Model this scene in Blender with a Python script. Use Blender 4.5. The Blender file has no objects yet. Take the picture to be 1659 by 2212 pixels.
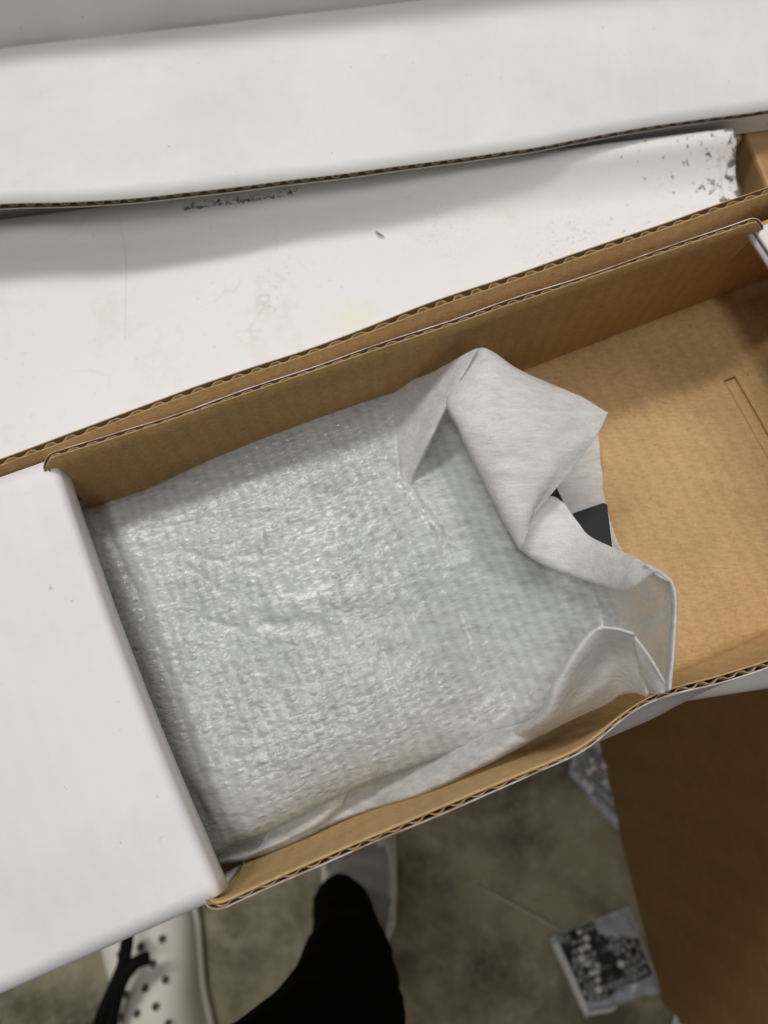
import bpy, math, random
import numpy as np
from mathutils import Vector, noise
random.seed(7)
scene = bpy.context.scene
COL = scene.collection
R = math.radians

# ------------------------------------------------------------------ camera
PITCH = R(75)
cam_d = bpy.data.cameras.new("camera")
cam = bpy.data.objects.new("camera", cam_d)
COL.objects.link(cam)
cam.location = (0, 0, 1.0)
cam.rotation_euler = (R(15), 0, 0)
cam_d.sensor_fit = 'VERTICAL'
cam_d.sensor_height = 34.64
cam_d.sensor_width = 25.98
cam_d.lens = 26.0
cam_d.clip_start = 0.02
cam_d.clip_end = 50
cam_d.dof.use_dof = True
cam_d.dof.focus_distance = 0.295
cam_d.dof.aperture_fstop = 8.5
scene.camera = cam

# ------------------------------------------------------------------ light
w = bpy.data.worlds.new("World")
scene.world = w
w.use_nodes = True
bg = w.node_tree.nodes['Background']
bg.inputs[0].default_value = (1.0, 0.97, 0.95, 1)
bg.inputs[1].default_value = 0.15


def lamp(name, loc, target, sx, sy, energy, color):
    d = bpy.data.lights.new(name, 'AREA')
    d.shape = 'RECTANGLE'
    d.size, d.size_y = sx, sy
    d.energy = energy
    d.color = color
    o = bpy.data.objects.new(name, d)
    COL.objects.link(o)
    o.location = loc
    o.rotation_euler = (Vector(target) - Vector(loc)).to_track_quat('-Z', 'Y').to_euler()
    return o


lamp("ceiling_lamp", (0.50, 0.95, 2.2), (0.05, 0.15, 0.7), 1.2, 0.24, 8.5, (1, 0.965, 0.92))
lamp("ceiling_lamp", (-0.95, 1.45, 3.6), (-0.1, 0.0, 0.5), 1.3, 0.34, 50, (1, 0.97, 0.945))
lamp("ceiling_lamp", (-0.30, -0.22, 3.1), (-0.08, 0.0, 0.5), 0.9, 0.18, 14, (1, 0.98, 0.96))

scene.view_settings.view_transform = 'Standard'
scene.view_settings.look = 'None'
scene.view_settings.exposure = -0.17
scene.view_settings.gamma = 1.0

# ------------------------------------------------------------------ measuring
F, CX, CY = 1660.0, 829.5, 1106.0
UP = np.array([0, math.sin(PITCH), math.cos(PITCH)])
FW = np.array([0, math.cos(PITCH), -math.sin(PITCH)])
EYE = np.array([0, 0, 1.0])


def at(u, v, z):
    """world point at height z that was measured at (u, v) on the photograph"""
    d = np.array([1.0, 0, 0]) * ((u - CX) / F) + UP * ((CY - v) / F) + FW
    return EYE + d * ((z - 1.0) / d[2])


TH = R(22.2)
EX = np.array([math.cos(TH), math.sin(TH), 0])
EY = np.array([-math.sin(TH), math.cos(TH), 0])


def bx(x, y, z):
    """box coordinates (along, across, height) to world"""
    return EX * x + EY * y + np.array([0, 0, z])


def tobox(p):
    return float(p @ EX), float(p @ EY)


# ------------------------------------------------------------------ mesh helpers
WORLD = {}


def thing(name, label, cat, loc, group=None):
    o = bpy.data.objects.new(name, None)
    o.empty_display_size = 0.05
    COL.objects.link(o)
    o.location = loc
    o['label'] = label
    o['category'] = cat
    if group:
        o['group'] = group
    WORLD[o] = np.array(loc, float)
    return o


def tag(o, label=None, cat=None, group=None, kind=None):
    if label: o['label'] = label
    if cat: o['category'] = cat
    if group: o['group'] = group
    if kind: o['kind'] = kind
    return o


def obj(name, verts, faces, mat, parent=None, smooth=True, uv=None):
    verts = np.asarray(verts, float)
    org = WORLD[parent].copy() if parent is not None else np.array(
        [verts[:, 0].mean(), verts[:, 1].mean(), verts[:, 2].min()])
    me = bpy.data.meshes.new(name)
    me.from_pydata([tuple(v) for v in (verts - org)], [], faces)
    me.validate()
    if smooth:
        me.polygons.foreach_set('use_smooth', [True] * len(me.polygons))
    me.materials.append(mat)
    o = bpy.data.objects.new(name, me)
    COL.objects.link(o)
    if parent is not None:
        o.parent = parent
    else:
        o.location = org
    WORLD[o] = org
    return o


def modifier_solid(o, t, offset=0.0):
    m = o.modifiers.new("thick", 'SOLIDIFY')
    m.thickness = t
    m.offset = offset
    return m


def grid_faces(nr, nc, base=0, flip=False, close=False):
    f = []
    cc = nc if close else nc - 1
    for r in range(nr - 1):
        for c in range(cc):
            a, b = base + r * nc + c, base + r * nc + (c + 1) % nc
            q = (a, b, b + nc, a + nc)
            f.append(q[::-1] if flip else q)
    return f


def cr_weights(n, m):
    """Catmull-Rom matrix that takes n control values to m samples"""
    W = np.zeros((m, n))
    for k in range(m):
        t = k / (m - 1) * (n - 1)
        i = min(int(t), n - 2)
        f = t - i
        ws = [(-f + 2 * f * f - f ** 3) / 2, (2 - 5 * f * f + 3 * f ** 3) / 2,
              (f + 4 * f * f - 3 * f ** 3) / 2, (f ** 3 - f * f) / 2]
        for d, wt in zip((-1, 0, 1, 2), ws):
            j = i + d
            if j < 0:
                W[k, 0] += 2 * wt; W[k, 1] -= wt
            elif j > n - 1:
                W[k, n - 1] += 2 * wt; W[k, n - 2] -= wt
            else:
                W[k, j] += wt
    return W


def spline_grid(ctrl, nr, nc):
    c = np.asarray(ctrl, float)
    a = cr_weights(c.shape[0], nr)
    b = cr_weights(c.shape[1], nc)
    return np.einsum('ri,ijk,cj->rck', a, c, b)


def spline(pts, n):
    p = np.asarray(pts, float)
    return cr_weights(len(p), n) @ p


def box_verts(x0, x1, y0, y1, z0, z1, fr=None):
    fr = fr or (lambda x, y, z: np.array([x, y, z]))
    v = [fr(x, y, z) for z in (z0, z1) for y in (y0, y1) for x in (x0, x1)]
    f = [(0, 2, 3, 1), (4, 5, 7, 6), (0, 1, 5, 4), (2, 6, 7, 3), (0, 4, 6, 2), (1, 3, 7, 5)]
    return v, f


def bevel(o, wd, seg=2):
    m = o.modifiers.new("bevel", 'BEVEL')
    m.width = wd
    m.segments = seg
    m.limit_method = 'ANGLE'
    return o


def nz(x, y, z=0.0):
    return noise.noise(Vector((x, y, z)))


def tube(pts, radii, seg=12, cap=True):
    pts = [np.asarray(p, float) for p in pts]
    V, f = [], []
    prev = None
    for i, p in enumerate(pts):
        t = pts[min(i + 1, len(pts) - 1)] - pts[max(i - 1, 0)]
        t = t / np.linalg.norm(t)
        ref = prev if prev is not None else (np.array([1.0, 0, 0]) if abs(t[0]) < 0.9 else np.array([0, 1.0, 0]))
        a = ref - t * (ref @ t)
        a /= np.linalg.norm(a)
        prev = a
        b = np.cross(t, a)
        r = radii[i]
        for k in range(seg):
            th = 2 * math.pi * k / seg
            V.append(p + r * (a * math.cos(th) + b * math.sin(th)))
    f = grid_faces(len(pts), seg, close=True)
    if cap:
        V.append(pts[0]); V.append(pts[-1])
        n = len(V)
        last = (len(pts) - 1) * seg
        for k in range(seg):
            f.append((n - 2, (k + 1) % seg, k))
            f.append((n - 1, last + k, last + (k + 1) % seg))
    return V, f


# ------------------------------------------------------------------ materials
class N:
    def __init__(s, name):
        s.m = bpy.data.materials.new(name)
        s.m.use_nodes = True
        s.t = s.m.node_tree
        s.bsdf = s.t.nodes['Principled BSDF']
        s.out = s.t.nodes['Material Output']

    def n(s, typ, **kw):
        nd = s.t.nodes.new(typ)
        for k, v in kw.items():
            if k.startswith('i_'):
                nd.inputs[k[2:].replace('_', ' ')].default_value = v
            elif k.startswith('in'):
                nd.inputs[int(k[2:])].default_value = v
            else:
                setattr(nd, k, v)
        return nd

    def l(s, a, b):
        s.t.links.new(a, b)

    def coord(s, scale=(1, 1, 1), rot=(0, 0, 0), loc=(0, 0, 0)):
        c = s.n('ShaderNodeTexCoord')
        mp = s.n('ShaderNodeMapping')
        mp.inputs['Scale'].default_value = scale
        mp.inputs['Rotation'].default_value = rot
        mp.inputs['Location'].default_value = loc
        s.l(c.outputs['Object'], mp.inputs['Vector'])
        return mp.outputs['Vector']

    def noise(s, vec, scale, detail=3, rough=0.55, dist=0.0):
        nd = s.n('ShaderNodeTexNoise')
        nd.inputs['Scale'].default_value = scale
        nd.inputs['Detail'].default_value = detail
        nd.inputs['Roughness'].default_value = rough
        nd.inputs['Distortion'].default_value = dist
        s.l(vec, nd.inputs['Vector'])
        return nd.outputs['Fac']

    def vor(s, vec, scale, feature='F1'):
        nd = s.n('ShaderNodeTexVoronoi', feature=feature)
        nd.inputs['Scale'].default_value = scale
        s.l(vec, nd.inputs['Vector'])
        return nd.outputs['Distance']

    def ramp(s, fac, stops):
        nd = s.n('ShaderNodeValToRGB')
        e = nd.color_ramp.elements
        while len(e) < len(stops):
            e.new(0.5)
        for k, (p, c) in enumerate(stops):
            e[k].position = p
            e[k].color = (*c, 1) if len(c) == 3 else c
        s.l(fac, nd.inputs['Fac'])
        return nd.outputs['Color']

    def mix(s, fac, a, b, mode='MIX'):
        nd = s.n('ShaderNodeMix', data_type='RGBA', blend_type=mode)
        for sock, v in ((nd.inputs[0], fac), (nd.inputs[6], a), (nd.inputs[7], b)):
            if hasattr(v, 'is_output'):
                s.l(v, sock)
            elif isinstance(v, (int, float)):
                sock.default_value = v
            else:
                sock.default_value = (*v, 1)
        return nd.outputs[2]

    def math(s, op, a, b=0.0, clamp=False):
        nd = s.n('ShaderNodeMath', operation=op, use_clamp=clamp)
        for sock, v in ((nd.inputs[0], a), (nd.inputs[1], b)):
            if hasattr(v, 'is_output'):
                s.l(v, sock)
            else:
                sock.default_value = v
        return nd.outputs[0]

    def base(s, c):
        if hasattr(c, 'is_output'):
            s.l(c, s.bsdf.inputs['Base Color'])
        else:
            s.bsdf.inputs['Base Color'].default_value = (*c, 1)

    def set(s, rough=0.6, spec=0.3, metal=0.0):
        s.bsdf.inputs['Roughness'].default_value = rough
        s.bsdf.inputs['Specular IOR Level'].default_value = spec
        s.bsdf.inputs['Metallic'].default_value = metal

    def bump(s, h, strength=0.3, dist=0.001):
        nd = s.n('ShaderNodeBump')
        nd.inputs['Strength'].default_value = strength
        nd.inputs['Distance'].default_value = dist
        s.l(h, nd.inputs['Height'])
        s.l(nd.outputs['Normal'], s.bsdf.inputs['Normal'])
        return nd.outputs['Normal']


def kraft(name, c1, c2, speck=True):
    k = N(name)
    v = k.coord()
    vs = k.coord(scale=(1, 4, 4), rot=(0, 0, -TH))
    a = k.noise(v, 38, 4, 0.6)
    fib = k.noise(vs, 260, 3, 0.6)
    col = k.mix(k.math('MULTIPLY', a, 1.0), c1, c2)
    col = k.mix(0.35, col, k.ramp(fib, [(0.3, (0.62, 0.6, 0.58)), (0.62, (1.12, 1.12, 1.12))]), 'MULTIPLY')
    gr = k.noise(v, 620, 3, 0.7)
    col = k.mix(0.5, col, k.ramp(gr, [(0.32, (0.78, 0.77, 0.75)), (0.66, (1.13, 1.12, 1.10))]), 'MULTIPLY')
    if speck:
        sp = k.noise(v, 420, 2, 0.5)
        col = k.mix(k.ramp(sp, [(0.70, (0, 0, 0)), (0.79, (0.8, 0.8, 0.8))]), col, (0.22, 0.14, 0.07))
        sp2 = k.noise(k.coord(loc=(3, 1, 0)), 480, 2, 0.5)
        col = k.mix(k.ramp(sp2, [(0.72, (0, 0, 0)), (0.78, (0.6, 0.6, 0.6))]), col, (0.62, 0.45, 0.24))
    wv = k.n('ShaderNodeTexWave', wave_type='BANDS', bands_direction='X')
    wv.inputs['Scale'].default_value = 2 * math.pi / 0.0076 / 20
    wv.inputs['Distortion'].default_value = 1.6; wv.inputs['Detail'].default_value = 3; wv.inputs['Detail Scale'].default_value = 0.8
    k.l(k.coord(rot=(0, 0, -TH)), wv.inputs['Vector'])
    col = k.mix(0.5, col, k.ramp(wv.outputs['Fac'], [(0.0, (0.91, 0.905, 0.90)), (0.7, (1.03, 1.03, 1.03))]), 'MULTIPLY')
    rub = k.noise(k.coord(scale=(0.5, 1, 1), rot=(0, 0, -TH)), 60, 5, 0.7)
    col = k.mix(0.6, col, k.ramp(rub, [(0.35, (0.88, 0.88, 0.88)), (0.65, (1.08, 1.08, 1.08))]), 'MULTIPLY')
    k.base(col)
    k.set(0.75, 0.18)
    k.bump(fib, 0.25, 0.0004)
    return k.m


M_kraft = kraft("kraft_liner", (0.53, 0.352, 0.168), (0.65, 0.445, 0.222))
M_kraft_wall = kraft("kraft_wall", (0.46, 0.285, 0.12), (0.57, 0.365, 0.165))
M_flute = kraft("kraft_fluting", (0.40, 0.28, 0.155), (0.50, 0.36, 0.21), False)
M_inside_shade = kraft("kraft_inside_shade", (0.13, 0.088, 0.05), (0.18, 0.122, 0.07), False)  # shade between the liners, put into a darkened kraft colour
M_carton = kraft("brown_carton", (0.38, 0.205, 0.075), (0.47, 0.265, 0.10))


def white_board(name, c, rot=TH):
    k = N(name)
    v = k.coord()
    a = k.noise(v, 26, 4, 0.6)
    f = k.noise(v, 520, 2, 0.5)
    col = k.mix(a, tuple(x * 0.955 for x in c), c)
    col = k.mix(k.ramp(k.noise(v, 210, 3, 0.6), [(0.70, (0, 0, 0)), (0.78, (0.35, 0.35, 0.35))]), col, (0.5, 0.46, 0.42))
    k.base(col)
    k.set(0.42, 0.35)
    wv = k.n('ShaderNodeTexWave', wave_type='BANDS', bands_direction='X')
    wv.inputs['Scale'].default_value = 2 * math.pi / 0.0076 / 20
    wv.inputs['Distortion'].default_value = 1.2; wv.inputs['Detail'].default_value = 2; wv.inputs['Detail Scale'].default_value = 0.6
    k.l(k.coord(rot=(0, 0, -rot)), wv.inputs['Vector'])
    big = k.noise(k.coord(scale=(1, 0.4, 1), rot=(0, 0, -rot)), 22, 4, 0.6)
    h = k.math('ADD', k.math('MULTIPLY', f, 0.12), k.math('ADD', k.math('MULTIPLY', k.noise(v, 90, 4, 0.6), 0.5), k.math('ADD', k.math('MULTIPLY', wv.outputs['Color'], 0.16), k.math('MULTIPLY', big, 2.6))))
    k.bump(h, 0.28, 0.0008)
    sm = k.ramp(k.noise(k.coord(loc=(2, 5, 1)), 13, 5, 0.65), [(0.46, (0, 0, 0)), (0.70, (0.75, 0.75, 0.75))])
    col = k.mix(sm, col, tuple(x * 0.86 for x in c))
    col = k.mix(k.ramp(k.noise(v, 300, 2, 0.5), [(0.755, (0, 0, 0)), (0.79, (0.6, 0.6, 0.6))]), col, (0.38, 0.34, 0.30))
    k.base(col)
    return k.m


M_white = white_board("white_liner", (0.83, 0.80, 0.83))
M_white2 = white_board("white_lid_board", (0.80, 0.79, 0.77), R(8.1))
k = N("cut_paper_edge")
v = k.coord()
k.base(k.mix(k.ramp(k.noise(v, 60, 4, 0.7), [(0.40, (0, 0, 0)), (0.60, (1, 1, 1))]), (0.40, 0.28, 0.17), (0.72, 0.68, 0.65)))
k.set(0.8, 0.15)
M_cut = k.m
M_grey_liner = white_board("grey_liner", (0.50, 0.46, 0.41))

# painted worktable
k = N("worn_white_paint")
v = k.coord()
col = k.mix(k.noise(v, 9, 4, 0.6), (0.78, 0.765, 0.74), (0.84, 0.83, 0.81))
col = k.mix(k.ramp(k.noise(v, 30, 5, 0.7), [(0.56, (0, 0, 0)), (0.76, (0.5, 0.5, 0.5))]), col, (0.70, 0.62, 0.54))
# hairline cracks in the paint
wv = k.n('ShaderNodeVectorMath', operation='ADD')
nn = k.n('ShaderNodeTexNoise'); nn.inputs['Scale'].default_value = 22; nn.inputs['Detail'].default_value = 4
k.l(v, nn.inputs['Vector'])
sc = k.n('ShaderNodeVectorMath', operation='SCALE'); sc.inputs['Scale'].default_value = 0.05
k.l(nn.outputs['Color'], sc.inputs[0]); k.l(v, wv.inputs[0]); k.l(sc.outputs[0], wv.inputs[1])
cr = k.vor(wv.outputs[0], 11, 'DISTANCE_TO_EDGE')
crm = k.ramp(cr, [(0.0, (1, 1, 1)), (0.007, (0, 0, 0))])
crk = k.math('MULTIPLY', crm, k.ramp(k.noise(v, 14, 2), [(0.55, (0, 0, 0)), (0.66, (0.42, 0.42, 0.42))]))
col = k.mix(crk, col, (0.34, 0.31, 0.28))
# fine dirt
dirt = k.ramp(k.noise(v, 300, 4, 0.65), [(0.63, (0, 0, 0)), (0.74, (0.55, 0.55, 0.55))])
col = k.mix(k.math('MULTIPLY', dirt, k.ramp(k.noise(v, 17, 3), [(0.42, (0, 0, 0)), (0.66, (1, 1, 1))])), col, (0.42, 0.36, 0.30))
def spot(p, r):
    q = p - T0
    dn = k.n('ShaderNodeVectorMath', operation='DISTANCE')
    k.l(v, dn.inputs[0]); dn.inputs[1].default_value = tuple(q)
    mr_ = k.n('ShaderNodeMapRange', clamp=True)
    mr_.inputs[1].default_value = r; mr_.inputs[2].default_value = r * 0.2
    k.l(dn.outputs['Value'], mr_.inputs[0])
    return mr_.outputs[0]


T0 = at(1592, 283, 0.669)
spk = k.ramp(k.noise(v, 620, 4, 0.7), [(0.55, (0, 0, 0)), (0.66, (0.30, 0.30, 0.30))])
for u_, v_, r_ in ((600, 590, .016), (590, 660, .012), (960, 500, .022), (1280, 560, .028), (1240, 480, .02), (1180, 540, .024), (1430, 400, .012), (1400, 470, .012)):
    col = k.mix(k.math('MULTIPLY', spk, spot(at(u_, v_, 0.655), r_)), col, (0.40, 0.31, 0.25))
col = k.mix(k.math('MULTIPLY', spot(at(760, 690, 0.655), .014), 0.45), col, (0.80, 0.78, 0.58))
# one straight scratch
sa, sb_ = at(275, 500, .655) - T0, at(270, 735, .655) - T0
ang = math.atan2(sb_[1] - sa[1], sb_[0] - sa[0])
sc_ = k.n('ShaderNodeSeparateXYZ')
mp_ = k.n('ShaderNodeMapping', vector_type='TEXTURE')
mp_.inputs['Location'].default_value = tuple(sa); mp_.inputs['Rotation'].default_value = (0, 0, ang)
k.l(v, mp_.inputs['Vector']); k.l(mp_.outputs[0], sc_.inputs[0])
ln_ = k.math('LESS_THAN', k.math('ABSOLUTE', sc_.outputs['Y']), 0.00022)
ln_ = k.math('MULTIPLY', ln_, k.math('MULTIPLY', k.math('GREATER_THAN', sc_.outputs['X'], 0.0), k.math('LESS_THAN', sc_.outputs['X'], float(np.linalg.norm(sb_ - sa)))))
col = k.mix(k.math('MULTIPLY', ln_, 0.35), col, (0.45, 0.42, 0.38))
# chipped paint towards the right end of the top
sx = k.n('ShaderNodeSeparateXYZ')
k.l(k.coord(rot=(0, 0, R(-12.9))), sx.inputs[0])
edge = k.n('ShaderNodeMapRange', clamp=True)
edge.inputs[1].default_value = -0.095; edge.inputs[2].default_value = 0.0
k.l(sx.outputs['X'], edge.inputs[0])
chip = k.math('ADD', k.noise(v, 185, 5, 0.66, 0.3), k.math('MULTIPLY', k.math('POWER', edge.outputs[0], 2.2), 0.17))
chm = k.ramp(chip, [(0.665, (0, 0, 0)), (0.735, (1, 1, 1))])
chm = k.math('MULTIPLY', chm, k.ramp(edge.outputs[0], [(0.0, (0, 0, 0)), (0.22, (1, 1, 1))]))
col = k.mix(chm, col, k.mix(k.noise(v, 240, 3), (0.11, 0.10, 0.085), (0.27, 0.25, 0.21)))
k.base(col)
k.set(0.46, 0.3)
k.bump(k.math('SUBTRACT', k.noise(v, 120, 4, 0.6), k.math('MULTIPLY', k.math('ADD', crk, chm), 0.8)), 0.35, 0.0007)
M_table = k.m

# dark pieces
def plain(name, c, rough=0.5, spec=0.3, metal=0.0, var=0.15, scale=40, bump=0.0):
    k = N(name)
    v = k.coord()
    f = k.noise(v, scale, 4, 0.6)
    k.base(k.mix(f, tuple(x * (1 - var) for x in c), tuple(min(1, x * (1 + var)) for x in c)))
    k.set(rough, spec, metal)
    if bump:
        k.bump(k.noise(v, scale * 8, 2), bump, 0.0006)
    return k.m


M_black = plain("black_plastic", (0.022, 0.023, 0.025), 0.6, 0.25)
M_cloth = plain("black_cloth", (0.006, 0.006, 0.0065), 0.95, 0.03, var=0.3, scale=120, bump=0.3)
M_cord = plain("black_cord", (0.008, 0.008, 0.008), 0.8, 0.1)
M_clog = plain("cream_rubber", (0.93, 0.89, 0.79), 0.55, 0.3, var=0.06, scale=18, bump=0.05)
M_hole = plain("hole_dark", (0.10, 0.105, 0.09), 0.8, 0.1)
M_leg = plain("table_leg_steel", (0.35, 0.34, 0.33), 0.5, 0.4)
M_tape = plain("clear_tape", (0.30, 0.28, 0.27), 0.08, 1.0, metal=0.4)
M_straw = plain("pale_sliver", (0.50, 0.45, 0.35), 0.6, 0.2)
M_splinter = plain("brown_splinter", (0.26, 0.17, 0.10), 0.7, 0.2)
M_film = plain("grey_film", (0.50, 0.53, 0.58), 0.28, 0.5, var=0.2, scale=60)
M_film_white = plain("white_film", (0.80, 0.78, 0.76), 0.4, 0.4, var=0.15, scale=60)
M_dark_film = plain("dark_film", (0.025, 0.032, 0.032), 0.35, 0.4, var=0.4, scale=70)
M_bubble = plain("bubble_film", (0.26, 0.28, 0.29), 0.15, 0.7, var=0.5, scale=45)
M_opening_shade = plain("clog_opening_shade", (0.42, 0.40, 0.38), 0.9, 0.05)  # grey stands for the shade inside the clog

# concrete
k = N("concrete")
v = k.coord()
col = k.mix(k.ramp(k.noise(v, 8, 6, 0.68), [(0.40, (0, 0, 0)), (0.60, (1, 1, 1))]), (0.125, 0.108, 0.064), (0.34, 0.30, 0.19))
col = k.mix(k.ramp(k.noise(v, 26, 5, 0.65), [(0.50, (0, 0, 0)), (0.68, (0.7, 0.7, 0.7))]), col, (0.44, 0.40, 0.29))
col = k.mix(k.ramp(k.noise(k.coord(loc=(4, 2, 0)), 15, 4, 0.6), [(0.54, (0, 0, 0)), (0.7, (0.6, 0.6, 0.6))]), col, (0.125, 0.11, 0.08))
col = k.mix(k.ramp(k.noise(v, 160, 3), [(0.64, (0, 0, 0)), (0.75, (0.5, 0.5, 0.5))]), col, (0.48, 0.45, 0.37))
k.base(col); k.set(0.55, 0.3)
k.bump(k.noise(v, 90, 5, 0.6), 0.25, 0.002)
M_concrete = k.m

# wood
k = N("plywood")
v = k.coord(scale=(1, 7, 1), rot=(0, 0, R(35)))
wv = k.noise(v, 9, 5, 0.6, 1.2)
col = k.ramp(wv, [(0.3, (0.30, 0.17, 0.06)), (0.5, (0.42, 0.26, 0.11)), (0.68, (0.50, 0.33, 0.155))])
k.base(col); k.set(0.5, 0.3); k.bump(wv, 0.15, 0.001)
M_wood = k.m

# thin translucent foam sheet
def foam(name, clear, bump_s, loose):
    k = N(name)
    v = k.coord(rot=(0, 0, -TH))                      # box axes
    dn = k.n('ShaderNodeTexNoise'); dn.inputs['Scale'].default_value = 170; dn.inputs['Detail'].default_value = 3
    k.l(v, dn.inputs['Vector'])
    ds = k.n('ShaderNodeVectorMath', operation='SCALE'); ds.inputs['Scale'].default_value = 0.0042
    k.l(dn.outputs['Color'], ds.inputs[0])
    da = k.n('ShaderNodeVectorMath', operation='ADD'); k.l(v, da.inputs[0]); k.l(ds.outputs[0], da.inputs[1])
    dm = k.n('ShaderNodeMapping'); dm.inputs['Scale'].default_value = (0.62, 1.15, 0.0); k.l(da.outputs[0], dm.inputs['Vector'])
    vr = k.n('ShaderNodeTexVoronoi', feature='SMOOTH_F1')
    vr.inputs['Scale'].default_value = 400; vr.inputs['Randomness'].default_value = 0.62; vr.inputs['Smoothness'].default_value = 0.35
    k.l(dm.outputs[0], vr.inputs['Vector'])
    cells = k.ramp(vr.outputs['Distance'], [(0.10, (1, 1, 1)), (0.62, (0, 0, 0))])
    wn = k.noise(k.coord(scale=(0.5, 1.0, 1.0), rot=(0, 0, -TH - R(8))), 480, 2.0, 0.5, 0.8)
    worms = k.math('MULTIPLY', cells, k.ramp(wn, [(0.25, (0.35, 0.35, 0.35)), (0.65, (1, 1, 1))]))
    fine = k.noise(v, 900, 3, 0.65)
    fib = k.noise(k.coord(scale=(0.30, 1.0, 1.0), rot=(0, 0, -TH + R(58))), 330, 4, 0.7)
    big = k.noise(v, 30, 4, 0.6)
    mott = k.noise(v, 130, 6, 0.75)
    if loose:
        cr_ = k.noise(k.coord(scale=(0.16, 1.0, 1.0), rot=(0, 0, R(33))), 150, 3, 0.6)
        h = k.math('ADD', k.math('MULTIPLY', fib, 0.35), k.math('ADD', k.math('MULTIPLY', fine, 0.15), k.math('MULTIPLY', cr_, 0.9)))
    else:
        sx = k.n('ShaderNodeSeparateXYZ'); k.l(v, sx.inputs[0])
        mx = k.n('ShaderNodeMapRange', clamp=True)
        mx.inputs[1].default_value = 0.060; mx.inputs[2].default_value = -0.01; mx.inputs[3].default_value = 0.05
        k.l(sx.outputs['X'], mx.inputs[0])
        amt = k.math('MULTIPLY', mx.outputs[0], k.ramp(k.noise(v, 24, 3, 0.6), [(0.36, (0.22, 0.22, 0.22)), (0.60, (1, 1, 1))]))
        h = k.math('ADD', k.math('MULTIPLY', k.math('MULTIPLY', worms, amt), 1.0), k.math('ADD', k.math('MULTIPLY', fib, 0.28), k.math('MULTIPLY', fine, 0.14)))
    nrm = k.bump(h, bump_s, 0.00068 if not loose else 0.0013)
    k.base(k.mix(mott, (0.76, 0.815, 0.82), (0.93, 0.955, 0.955)) if not loose else k.mix(mott, (0.93, 0.93, 0.925), (0.97, 0.97, 0.965)))
    k.set(0.20 if not loose else 0.30, 0.8 if not loose else 0.55)
    tl = k.n('ShaderNodeBsdfTranslucent')
    tl.inputs['Color'].default_value = (0.92, 0.92, 0.91, 1)
    k.l(nrm, tl.inputs['Normal'])
    m1 = k.n('ShaderNodeMixShader'); m1.inputs[0].default_value = 0.28 if not loose else 0.34
    k.l(k.bsdf.outputs[0], m1.inputs[1]); k.l(tl.outputs[0], m1.inputs[2])
    tr = k.n('ShaderNodeBsdfTransparent')
    tr.inputs['Color'].default_value = (0.95, 0.97, 0.98, 1)
    m2 = k.n('ShaderNodeMixShader')
    fac = k.math('ADD', clear - 0.31, k.math('MULTIPLY', k.math('ADD', k.math('MULTIPLY', mott, 0.7), k.math('MULTIPLY', big, 0.3)), 0.62), True)
    fm = k.ramp(fib, [(0.32, (0.0, 0.0, 0.0)), (0.66, (0.30, 0.30, 0.30))])
    fac = k.math('ADD', fac, k.math('SUBTRACT', fm, 0.13), True)
    if not loose:                                     # rows of cells pressed into the sheet
        for bd, pitch_, amt_ in (('X', 0.0049, 0.11), ('Y', 0.0032, 0.035)):
            wv = k.n('ShaderNodeTexWave', wave_type='BANDS', bands_direction=bd)
            wv.inputs['Scale'].default_value = 2 * math.pi / pitch_ / 20
            wv.inputs['Distortion'].default_value = 3.6; wv.inputs['Detail'].default_value = 3; wv.inputs['Detail Scale'].default_value = 1.2
            k.l(v, wv.inputs['Vector'])
            fac = k.math('ADD', fac, k.math('MULTIPLY', k.math('SUBTRACT', wv.outputs['Fac'], 0.5), amt_), True)
    k.l(fac, m2.inputs[0]); k.l(m1.outputs[0], m2.inputs[1]); k.l(tr.outputs[0], m2.inputs[2])
    k.l(m2.outputs[0], k.out.inputs['Surface'])
    return k.m


M_foam = foam("foam_sheet", 0.385, 0.85, False)
M_foam_flap = foam("foam_sheet_loose", 0.26, 0.8, True)

M_foam_thin = foam("foam_sheet_margin", 0.50, 0.7, True)

# ------------------------------------------------------------------ floor
v, f = box_verts(-2.5, 2.5, -2.0, 3.0, -0.08, 0.0)
tag(obj("floor", v, f, M_concrete, smooth=False), kind='structure')

# ------------------------------------------------------------------ worktable
TZ = 0.655
TA = R(12.9)
TX = np.array([math.cos(TA), math.sin(TA), 0])
TY = np.array([-math.sin(TA), math.cos(TA), 0])
T0 = at(1592, 283, 0.669)                     # far right corner of the top


def tb(x, y, z):
    return T0 * np.array([1, 1, 0]) + TX * x + TY * y + np.array([0, 0, z])


table = thing("worktable", "worn white painted worktable with chipped corner under the boxes", "table", tuple(tb(0, -0.3, 0)))
WORLD[table] = tb(0, -0.3, 0)
TYN = -0.272                                # near edge
EA, EB = R(8.4), R(102.4)
FXE = np.array([math.cos(EA), math.sin(EA), 0]); RXE = np.array([math.cos(EB), math.sin(EB), 0])
prof = [(-0.275, 0.625), (-0.275, 0.648), (-0.2735, 0.653), (-0.270, 0.655)]
prof += [(-0.270 + (0.270 - 0.034) * q, 0.655) for q in (0.1, 0.3, 0.5, 0.7, 0.85, 1.0)]
prof += [(-0.026 + 0.0185 * q, 0.655 + 0.0100 * q ** 2.0) for q in np.linspace(0.0, 1.0, 14)]      # curves up to an added lip, shaped to catch a bright streak
prof += [(-0.0062, 0.6665), (-0.0045, 0.6678), (-0.0028, 0.6687), (-0.001, 0.669), (0.001, 0.669), (0.0028, 0.6684), (0.004, 0.6665), (0.0045, 0.663), (0.0045, 0.640), (0.0045, 0.625)]
np_ = len(prof)
xs_ = [0.0, -0.0008, -0.003, -0.01] + list(np.linspace(-0.03, -0.45, 40))
V = []
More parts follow.
